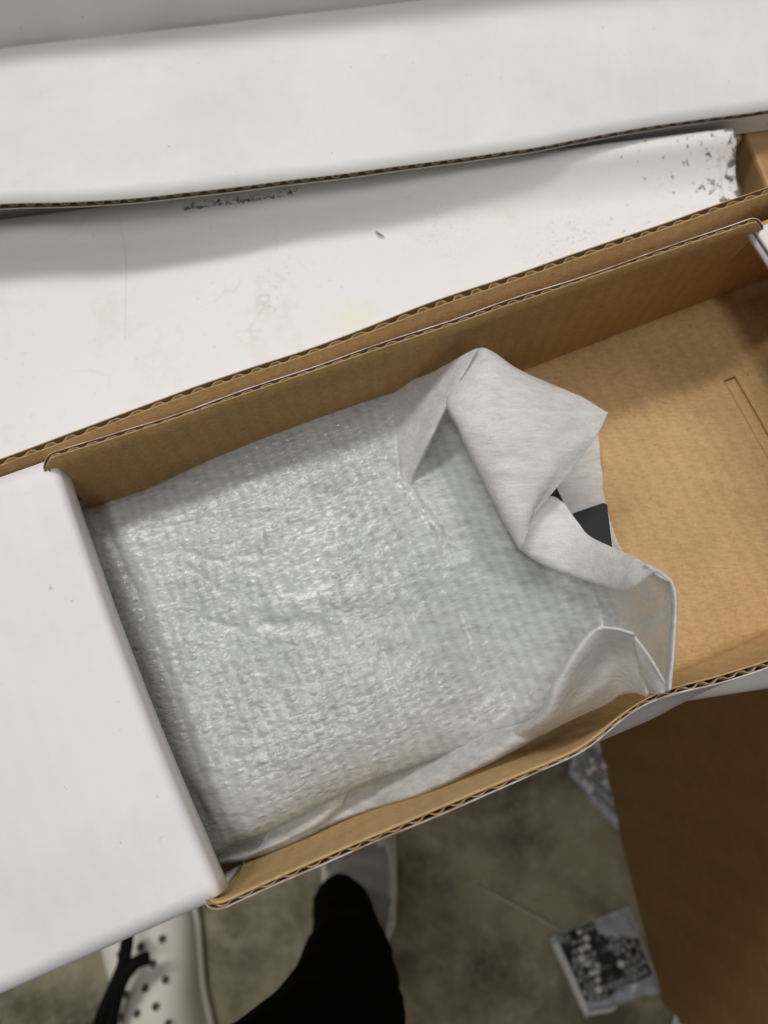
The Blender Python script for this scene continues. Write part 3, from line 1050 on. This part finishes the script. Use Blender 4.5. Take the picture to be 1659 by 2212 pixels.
# folded back band along the open end
patch("folded_band", [
    [(1141, 1130, .722), (1180, 1075, .720), (1215, 1085, .720), (1245, 1125, .722), (1272, 1157, .724), (1325, 1184, .730), (1368, 1202, .738), (1402, 1222, .745)],
    [(1136, 1150, .7225), (1165, 1130, .722), (1200, 1140, .7225), (1240, 1170, .724), (1280, 1195, .727), (1330, 1212, .733), (1372, 1222, .740), (1408, 1228, .746)],
    [(1126, 1176, .721), (1160, 1186, .721), (1195, 1200, .722), (1240, 1218, .724), (1285, 1236, .728), (1330, 1248, .734), (1370, 1246, .741), (1412, 1231, .746)],
    [(1122, 1184, .718), (1155, 1206, .718), (1190, 1224, .719), (1240, 1242, .722), (1287, 1257, .727), (1345, 1272, .734), (1372, 1264, .740), (1416, 1233, .7455)],
    [(1124, 1184, .711), (1157, 1205, .711), (1192, 1222, .712), (1242, 1239, .715), (1288, 1254, .721), (1344, 1268, .730), (1372, 1262, .737), (1416, 1234, .743)]],
    50, 120, amp=0.0003, squash=lambda u: 0.6 + 0.4 * (lambda t: t * t * (3 - 2 * t))(min(1, max(0, (u - 1190) / 210))))
# standing pleat at the far side
patch("pleat", [
    [(820, 836, .682), (835, 890, .6885), (848, 960, .689), (862, 1020, .690), (872, 1048, .690)],
    [(905, 816, .700), (885, 880, .698), (872, 955, .696), (868, 1015, .694), (875, 1048, .693)],
    [(965, 788, .722), (930, 860, .714), (900, 945, .705), (880, 1012, .697), (879, 1050, .6935)],
    [(1022, 757, .738), (972, 852, .729), (924, 952, .714), (893, 1020, .700), (883, 1052, .694)],
    [(1030, 758, .737), (976, 856, .725), (928, 956, .710), (896, 1024, .697), (886, 1056, .6935)],
    [(1028, 775, .715), (972, 868, .706), (926, 966, .697), (896, 1032, .6935), (888, 1062, .6925)]],
    50, 80, amp=0.0004, squash=lambda u: 0.62)
# large flap turned back over the far right
def tip(rows, c):
    out = []
    for r in rows:
        L_ = lambda p, q, t: tuple(p[k_] + (q[k_] - p[k_]) * t for k_ in range(3))
        out.append(list(r[:c]) + [L_(r[c - 1], r[c], .75), L_(r[c - 1], r[c], .96), r[c], L_(r[c], r[c + 1], .04), L_(r[c], r[c + 1], .25)] + list(r[c + 1:]))
    return out


patch("turned_flap", tip([
    [(1030, 770, .712), (1010, 830, .708), (985, 885, .706), (1010, 955, .706), (1056, 1045, .706), (1095, 1125, .708), (1124, 1180, .712)],
    [(1026, 758, .730), (1000, 812, .728), (966, 868, .726), (998, 945, .725), (1046, 1040, .724), (1088, 1125, .724), (1122, 1184, .722)],
    [(1036, 753, .735), (1016, 808, .735), (985, 870, .735), (1014, 942, .735), (1060, 1034, .735), (1098, 1116, .734), (1128, 1182, .728)],
    [(1048, 753, .737), (1062, 800, .739), (1070, 866, .741), (1090, 940, .742), (1120, 1030, .741), (1136, 1096, .739), (1138, 1150, .732)],
    [(1066, 762, .735), (1104, 800, .738), (1140, 850, .741), (1172, 924, .742), (1182, 1000, .741), (1170, 1062, .738), (1142, 1122, .733)],
    [(1085, 777, .731), (1140, 812, .733), (1196, 848, .735), (1242, 905, .736), (1236, 975, .736), (1195, 1040, .736), (1147, 1116, .733)],
    [(1100, 795, .725), (1175, 824, .727), (1248, 856, .728), (1313, 892, .728), (1290, 938, .730), (1218, 1034, .733), (1152, 1111, .733)]], 3),
    110, 120, amp=0.0005, squash=lambda u: 0.62)

# ------------------------------------------------------------------ small things on the table
pts = [at(u, v_, 0.667) for u, v_ in ((400, 452), (440, 446), (480, 440), (520, 436), (560, 430), (600, 424), (642, 416))]
C_ = spline(pts, 60)
V = []
for i, p in enumerate(C_):
    for q in (-1, -0.3, 0.4, 1):
        V.append(p + np.array([0.0005 * nz(i * 0.8, q), q * 0.0017 * (1 + 0.5 * nz(i * 0.4, 3)), 0.0013 + 0.0026 * nz(i * 0.55, q * 1.3, 8)]))
o = obj("tape_strip", V, grid_faces(60, 4), M_tape, smooth=False)
modifier_solid(o, 0.0002)
tag(o, "crinkled shiny clear tape strip on the table under the edge of the white carton flap", "tape")
v, f = tube([at(812, 500, TZ + .001), at(820, 506, TZ + .0016), at(830, 512, TZ + .001)], [0.0003, 0.0005, 0.0002], 6)
tag(obj("splinter", v, f, M_splinter), "tiny brown splinter lying on the white painted tabletop", "splinter")

# ------------------------------------------------------------------ wooden board beyond the table end
shelf = thing("wooden_bench", "brown wooden bench with visible grain just past the right end of the table", "bench", (0.2, 0.6, 0))
WORLD[shelf] = np.array([0.2, 0.6, 0.0])


def bench(x, y, z):
    return T0 * np.array([1, 1, 0]) + FXE * x + RXE * y + np.array([0, 0, z])


bevel(obj("board", *box_verts(-0.45, 0.013, 0.0065, 0.5, 0.632, 0.654, bench), M_wood, shelf, smooth=False), 0.002)
bevel(obj("board", *box_verts(0.015, 0.75, -0.105, 0.5, 0.632, 0.654, bench), M_wood, shelf, smooth=False), 0.002)
obj("rail", *box_verts(-0.40, 0.70, 0.25, 0.30, 0.58, 0.6315, bench), M_wood, shelf, smooth=False)
for x, y in ((-0.4, 0.45), (0.7, -0.06), (0.7, 0.45), (-0.4, 0.06)):
    obj("leg", *box_verts(x - 0.02, x + 0.02, y - 0.02, y + 0.02, 0, 0.6315, bench), M_wood, shelf, smooth=False)

# ------------------------------------------------------------------ brown carton on the floor
q0, q1 = at(1283, 1590, 0.0), at(1431, 2166, 0.0)
qd = (q0 - q1) / np.linalg.norm(q0 - q1)       # away from the viewer, along the left wall
qn = np.array([qd[1], -qd[0], 0])              # to the right


def cb(x, y, z):
    return q1 * np.array([1, 1, 0]) + qn * x + qd * y + np.array([0, 0, z])


crt = thing("brown_carton", "large plain brown carton standing on the concrete floor beside the table", "carton", tuple(cb(0.2, 0.2, 0)))
WORLD[crt] = cb(0.2, 0.2, 0)
CL, CW, CH = 0.50, 0.42, 0.50
for nm, a in (("side_wall", (0, 0.004, 0, CL, 0.0005, CH)), ("side_wall", (CW - 0.004, CW, 0, CL, 0.0005, CH)),
              ("end_wall", (0.0045, CW - 0.0045, 0, 0.004, 0.0005, CH)), ("end_wall", (0.0045, CW - 0.0045, CL - 0.004, CL, 0.0005, CH)),
              ("base", (0.0045, CW - 0.0045, 0.0045, CL - 0.0045, 0.0005, 0.0045)),
              ("top_flap", (0.0, CW / 2 - 0.001, 0, CL, CH + 0.0005, CH + 0.0045)), ("top_flap", (CW / 2 + 0.001, CW, 0, CL, CH + 0.0005, CH + 0.0045))):
    bevel(obj(nm, *box_verts(*a, fr=cb), M_carton, crt, smooth=False), 0.0015)

# ------------------------------------------------------------------ bubble wrapped packets on the floor
def packet(name, label, quad, hgt, cat, cells, dark, margin):
    a, b, c, d = [np.asarray(p, float) for p in quad]       # corners, anticlockwise from far left
    cen = (a + b + c + d) / 4
    root = thing(name, label, cat, tuple(cen * np.array([1, 1, 0])), "bubble wrapped packets on the floor")
    WORLD[root] = cen * np.array([1, 1, 0])

    def P(s, t, z):
        p = (a * (1 - s) + b * s) * (1 - t) + (d * (1 - s) + c * s) * t
        return p * np.array([1, 1, 0]) + np.array([0, 0, z])

    def hz(s, t):
        m = min(s, 1 - s, t, 1 - t)
        return 0.003 + hgt * min(1.0, m / 0.16) ** 0.6 + 0.009 * nz(s * 5, t * 5, hgt * 100)
    nn = 26
    V = [P(s, t, hz(s, t)) for t in np.linspace(0, 1, nn) for s in np.linspace(0, 1, nn)]
    V += [P(s, t, 0.001) for t in np.linspace(0, 1, nn) for s in np.linspace(0, 1, nn)]
    f = grid_faces(nn, nn) + grid_faces(nn, nn, nn * nn, True)
    for kx in range(nn - 1):
        for (i0, i1) in ((kx, kx + 1), ((nn - 1) * nn + kx, (nn - 1) * nn + kx + 1), (kx * nn, (kx + 1) * nn), (kx * nn + nn - 1, (kx + 1) * nn + nn - 1)):
            f.append((i0, i1, i1 + nn * nn, i0 + nn * nn))
    obj("sleeve", V, f, M_film, root)
    s0, s1, t0, t1 = margin
    if dark:
        mm = 20
        V = [P(s, t, hz(s, t) + 0.0015) for t in np.linspace(t0, t1, mm) for s in np.linspace(s0, s1, mm)]
        cell = lambda q: (s0 + (s1 - s0) * (q % mm + .5) / (mm - 1), t0 + (t1 - t0) * (q // mm + .5) / (mm - 1))
        keep = [q for q in grid_faces(mm, mm) if not (cell(q[0])[0] > 0.56 + 0.03 * nz(cell(q[0])[1] * 9, 2) and cell(q[0])[1] < 0.16 + 0.55 * (cell(q[0])[0] - 0.56))
                and cell(q[0])[1] < 0.84 - 0.10 * cell(q[0])[0] + 0.04 * nz(cell(q[0])[0] * 9, 5)]
        o = obj("dark_insert", V, keep, M_dark_film, root)
        modifier_solid(o, 0.001)
        # pale heat sealed margins
        for (x0, x1, y0, y1) in ((0.0, 0.075, 0.06, 1.0), (0.075, 0.40, 0.93, 1.0)):
            V = [P(s, t, hz(s, t) + 0.003) for t in np.linspace(y0, y1, 12) for s in np.linspace(x0, x1, 12)]
            o = obj("sealed_margin", V, grid_faces(12, 12), M_film_white, root)
            modifier_solid(o, 0.001)
    # bubbles: one dome shared by all copies
    rr = 0.0047
    V, fcs = [], []
    for j in range(4):
        ph = j / 3.2 * math.pi / 2
        for i in range(8):
            th = 2 * math.pi * i / 8
            V.append((rr * math.cos(ph) * math.cos(th), rr * math.cos(ph) * math.sin(th), rr * 0.7 * math.sin(ph)))
    fcs = grid_faces(4, 8, close=True) + [tuple(range(24, 32))]
    me = bpy.data.meshes.new("bubble")
    me.from_pydata(V, [], fcs)
    me.polygons.foreach_set('use_smooth', [True] * len(me.polygons))
    me.materials.append(M_bubble)
    me2 = me.copy(); me2.materials[0] = M_film_white
    nx, ny = cells
    for j in range(ny):
        for i in range(nx):
            s = s0 + (s1 - s0) * (i + 0.5 + 0.5 * (j % 2)) / (nx + 0.5)
            t = t0 + (t1 - t0) * (j + 0.5) / ny
            if dark and (0.42 < s < 0.60 and 0.12 < t < 0.62 or (s > 0.56 and t < 0.16 + 0.55 * (s - 0.56)) or t > 0.84 - 0.10 * s) or random.random() < 0.10:
                continue
            o = bpy.data.objects.new("bubble", me2 if random.random() < (0.5 if 0.25 < s < 0.42 else 0.10) else me)
            COL.objects.link(o)
            o.parent = root
            o.location = P(s, t, hz(s, t) + 0.0018) - WORLD[root]
            sc_ = random.uniform(0.75, 1.1)
            o.scale = (sc_, sc_, sc_ * random.uniform(0.5, 1.1))
    return root


packet("bubble_packet", "bubble wrapped packet with a dark insert beside the brown carton's lower corner",
       [at(1188, 2030, 0.012), at(1362, 1962, 0.012), at(1436, 2146, 0.012), at(1268, 2204, 0.012)], 0.011, "packet", (11, 11), True, (0.09, 0.95, 0.015, 0.90))
packet("bubble_packet", "grey bubble wrap corner poking out of the shade between box rim and brown carton",
       [at(1262, 1560, 0.012), at(1420, 1500, 0.012), at(1340, 1800, 0.012), at(1232, 1672, 0.012)], 0.008, "packet", (8, 12), False, (0.05, 0.95, 0.05, 0.95))
# scrap by the lower edge
scr = thing("film_scrap", "white plastic scrap with a black patch on the floor below the brown carton corner", "scrap", tuple(at(1495, 2202, 0.0)))
WORLD[scr] = at(1495, 2202, 0.0)
cpt = at(1500, 2206, 0.0)
V = [cpt + np.array([x * 0.026 + 0.006 * y, y * 0.016 - 0.008 * x, 0.004 + 0.006 * (1 + nz(x * 2, y * 2, 5))]) for y in np.linspace(-1, 1, 12) for x in np.linspace(-1, 1, 14)]
o = obj("film", V, grid_faces(12, 14), M_film_white, scr); modifier_solid(o, 0.001)
V = [cpt + np.array([x * 0.015 + 0.003 * y - 0.005, y * 0.008 - 0.006 * x + 0.006, 0.010 + 0.006 * (1 + nz(x * 1.2, y * 1.2, 5))]) for y in np.linspace(-1, 1, 8) for x in np.linspace(-1, 1, 10)]
o = obj("black_patch", V, grid_faces(8, 10), M_black, scr); modifier_solid(o, 0.002)
# pale sliver
sp = [at(1032, 1913, 0.003), at(1110, 1955, 0.004), at(1190, 1998, 0.003), at(1212, 2012, 0.003)]
v, f = tube(spline(sp, 16), [0.0012 + 0.0012 * math.sin(i / 15 * 3.1) for i in range(16)], 8)
tag(obj("plastic_sliver", v, f, M_straw), "long pale plastic sliver lying on the bare concrete floor", "sliver")

# ------------------------------------------------------------------ person
per = thing("person", "person in loose black trousers and pale perforated clogs with dangling black cords", "person", (-0.15, -0.3, 0))
WORLD[per] = np.array([-0.15, -0.3, 0.0])
kn = at(668, 2235, 0.47)
an = at(738, 1948, 0.10)
J = [  # joints of the trousers: position, radius
    ((an[0], an[1], 0.075), 0.034), (tuple(at(740, 1965, 0.13)), 0.0335), (tuple(at(752, 2032, 0.22)), 0.035),
    (tuple(at(750, 2098, 0.33)), 0.041), (tuple(at(742, 2172, 0.40)), 0.044), (tuple(at(690, 2330, 0.50)), 0.052),
    (tuple(at(612, 2490, 0.56)), 0.077), ((-0.085, -0.31, 0.70), 0.085), ((-0.14, -0.40, 0.86), 0.105),
    ((-0.22, -0.42, 0.70), 0.085), ((-0.23, -0.44, 0.47), 0.068), ((-0.225, -0.46, 0.28), 0.055), ((-0.222, -0.46, 0.09), 0.046),
    ((-0.14, -0.41, 0.98), 0.11)]
EDG = [(0, 1), (1, 2), (2, 3), (3, 4), (4, 5), (5, 6), (6, 7), (7, 8), (8, 9), (9, 10), (10, 11), (11, 12), (8, 13)]
me = bpy.data.meshes.new("trousers")
me.from_pydata([tuple(np.array(p) - WORLD[per]) for p, _ in J], EDG, [])
o = bpy.data.objects.new("trousers", me)
COL.objects.link(o); o.parent = per
m = o.modifiers.new("skin", 'SKIN')
m.use_smooth_shade = True
for i, (_, r) in enumerate(J):
    sv = me.skin_vertices[0].data[i]
    sv.radius = (r, r)
    sv.use_root = (i == 8)
o.modifiers.new("subdiv", 'SUBSURF').levels = 2
o.modifiers["subdiv"].render_levels = 2
me.materials.append(M_cloth)
dm = o.modifiers.new("folds", 'DISPLACE')
tx = bpy.data.textures.new("cloth_folds", 'CLOUDS'); tx.noise_scale = 0.05
dm.texture = tx; dm.strength = 0.010


def clog(heel, toe, sgn, holes, o=0.53):
    heel = np.array([heel[0], heel[1], 0.0]); toe = np.array([toe[0], toe[1], 0.0])
    L = np.linalg.norm(toe - heel)
    fx = (toe - heel) / L
    fy = np.array([-fx[1], fx[0], 0])

    def Q(s, yy, z):
        return heel + fx * (s * L) + fy * yy + np.array([0, 0, z])
    # plan: half width and side offset along the length
    def hw(s):
        return float(np.interp(s, [0, .03, .1, .25, .45, .65, .8, .9, .96, 1.0], [.008, .024, .036, .040, .042, .052, .054, .046, .032, .006]))
    def cy(s):
        return sgn * float(np.interp(s, [0, .4, .7, 1], [0, -.002, .0, -.012]))
    def top(s):
        return float(np.interp(s, [0, .06, o * .4, o - .11, o - .01, o + .07, o + .22, .9, .97, 1], [.05, .062, .060, .060, .094, .092, .074, .052, .038, .018]))
    ss = [0, .01, .03, .06, .1, .15, .2, .25, .3, .35, .4, .44, .48, .52, .56, .6, .65, .7, .75, .8, .85, .9, .93, .96, .98, .99, 1.0]
    # sole
    V = []
    ring = 24
    for s in ss:
        for kk in range(ring):
            a = 2 * math.pi * kk / ring
            y = math.copysign(abs(math.cos(a)) ** 0.6, math.cos(a)) * (hw(s) + 0.004)
            z = 0.014 + math.copysign(abs(math.sin(a)) ** 0.6, math.sin(a)) * 0.0135
            V.append(Q(s, cy(s) + y, z))
    sole = obj("clog", V, grid_faces(len(ss), ring, close=True), M_clog, per)
    V = [Q(sq, cy(sq) + (yq - 0.5) * 1.7 * hw(sq), 0.0295) for sq in np.linspace(0.05, o, 12) for yq in np.linspace(0, 1, 7)]
    obj("opening_shade", V, grid_faces(12, 7), M_opening_shade, sole)  # added grey sheet, paints the shade seen through the ankle opening
    # upper: open at the ankle between s = .08 and .5
    V, idx = [], {}
    nb = 28
    f = []
    for i, s in enumerate(ss):
        for kk in range(nb + 1):
            a = math.pi * kk / nb
            y = math.cos(a)
            y = math.copysign(abs(y) ** 0.75, y) * hw(s)
            z = 0.02 + (top(s) - 0.02) * math.sin(a) ** 0.75
            V.append(Q(s, cy(s) + y, z))
    n1 = nb + 1
    for i in range(len(ss) - 1):
        for kk in range(nb):
            sm_ = (ss[i] + ss[i + 1]) / 2
            aa = (kk + .5) / nb
            # opening: an oval over the heel half
            e = ((sm_ - (o + .04) / 2) / ((o - .04) / 2)) ** 2 + ((aa - 0.5) / 0.47) ** 2
            if e < 1:
                continue
            f.append((i * n1 + kk, i * n1 + kk + 1, (i + 1) * n1 + kk + 1, (i + 1) * n1 + kk))
    up = obj("upper", V, f, M_clog, sole)
    modifier_solid(up, 0.005, -1)
    sb = up.modifiers.new("sub", 'SUBSURF'); sb.levels = 1; sb.render_levels = 2
    # ventilation holes of the toe box
    for s, yq in holes:
        a = math.acos(max(-1, min(1, math.copysign(abs(yq) ** (1 / .75), yq))))
        z = 0.02 + (top(s) - 0.02) * math.sin(a) ** 0.75
        p = Q(s, cy(s) + yq * hw(s), z)
        e = 0.01
        z2 = lambda s_, y_: 0.02 + (top(s_) - 0.02) * math.sin(math.acos(max(-1, min(1, math.copysign(abs(y_) ** (1 / .75), y_))))) ** 0.75
        ds = Q(s + e, 0, z2(s + e, yq)) - Q(s - e, 0, z2(s - e, yq))
        dy = Q(s, (yq + .02) * hw(s), z2(s, yq + .02)) - Q(s, (yq - .02) * hw(s), z2(s, yq - .02))
        nn_ = np.cross(ds, dy); nn_ /= np.linalg.norm(nn_)
        if nn_[2] < 0: nn_ = -nn_
        t1 = ds / np.linalg.norm(ds); t2 = np.cross(nn_, t1)
        VV = []
        for rad_, dep in ((0.0060, -0.0005), (0.0054, 0.0012), (0.0044, 0.0014), (0.0038, 0.0004)):
            for q in range(14):
                th = 2 * math.pi * q / 14
                VV.append(p + nn_ * dep + rad_ * (t1 * math.cos(th) + t2 * math.sin(th)))
        ho = obj("hole_rim", VV, grid_faces(4, 14, close=True), M_clog, sole)
        VV = [p + nn_ * 0.0009 + 0.0042 * (t1 * math.cos(2 * math.pi * q / 12) + t2 * math.sin(2 * math.pi * q / 12)) for q in range(12)]
        VV += [p - nn_ * 0.004 + 0.0030 * (t1 * math.cos(2 * math.pi * q / 12) + t2 * math.sin(2 * math.pi * q / 12)) for q in range(12)]
        VV.append(p + nn_ * 0.0006)
        ff = grid_faces(2, 12, close=True) + [(q, (q + 1) % 12, 24) for q in range(12)]
        obj("vent_hole", VV, ff, M_hole, sole)
    return sole


def holes(s0, ds):
    hp = []
    for r_ in range(6):
        ys = (-0.50, -0.05, 0.40) if r_ % 2 == 0 else (-0.26, 0.20, 0.62)
        hp += [(s0 + r_ * ds, y) for y in ys]
    return hp


hR = at(782, 2072, 0.03); tR = at(752, 1530, 0.03)
clog(hR, tR, 1, holes(0.56, 0.06), 0.475)
tL = at(276, 1830, 0.03)
hL = (tL[0] + 0.098, tL[1] - 0.290)
clog(hL, tL, -1, holes(0.42, 0.062), 0.36)

# black cords over the clog
for pp in (((205, 2235, .10), (228, 2175, .115), (252, 2120, .12), (266, 2085, .12), (272, 2050, .115), (276, 2020, .10)),
           ((236, 2240, .10), (248, 2170, .115), (262, 2122, .122), (280, 2092, .122), (300, 2076, .12), (322, 2069, .115))):
    c = spline([at(*p) for p in pp], 40)
    v, f = tube(c, [0.0066] * 39 + [0.0058], 12)
    obj("drawstring", v, f, M_cord, per)
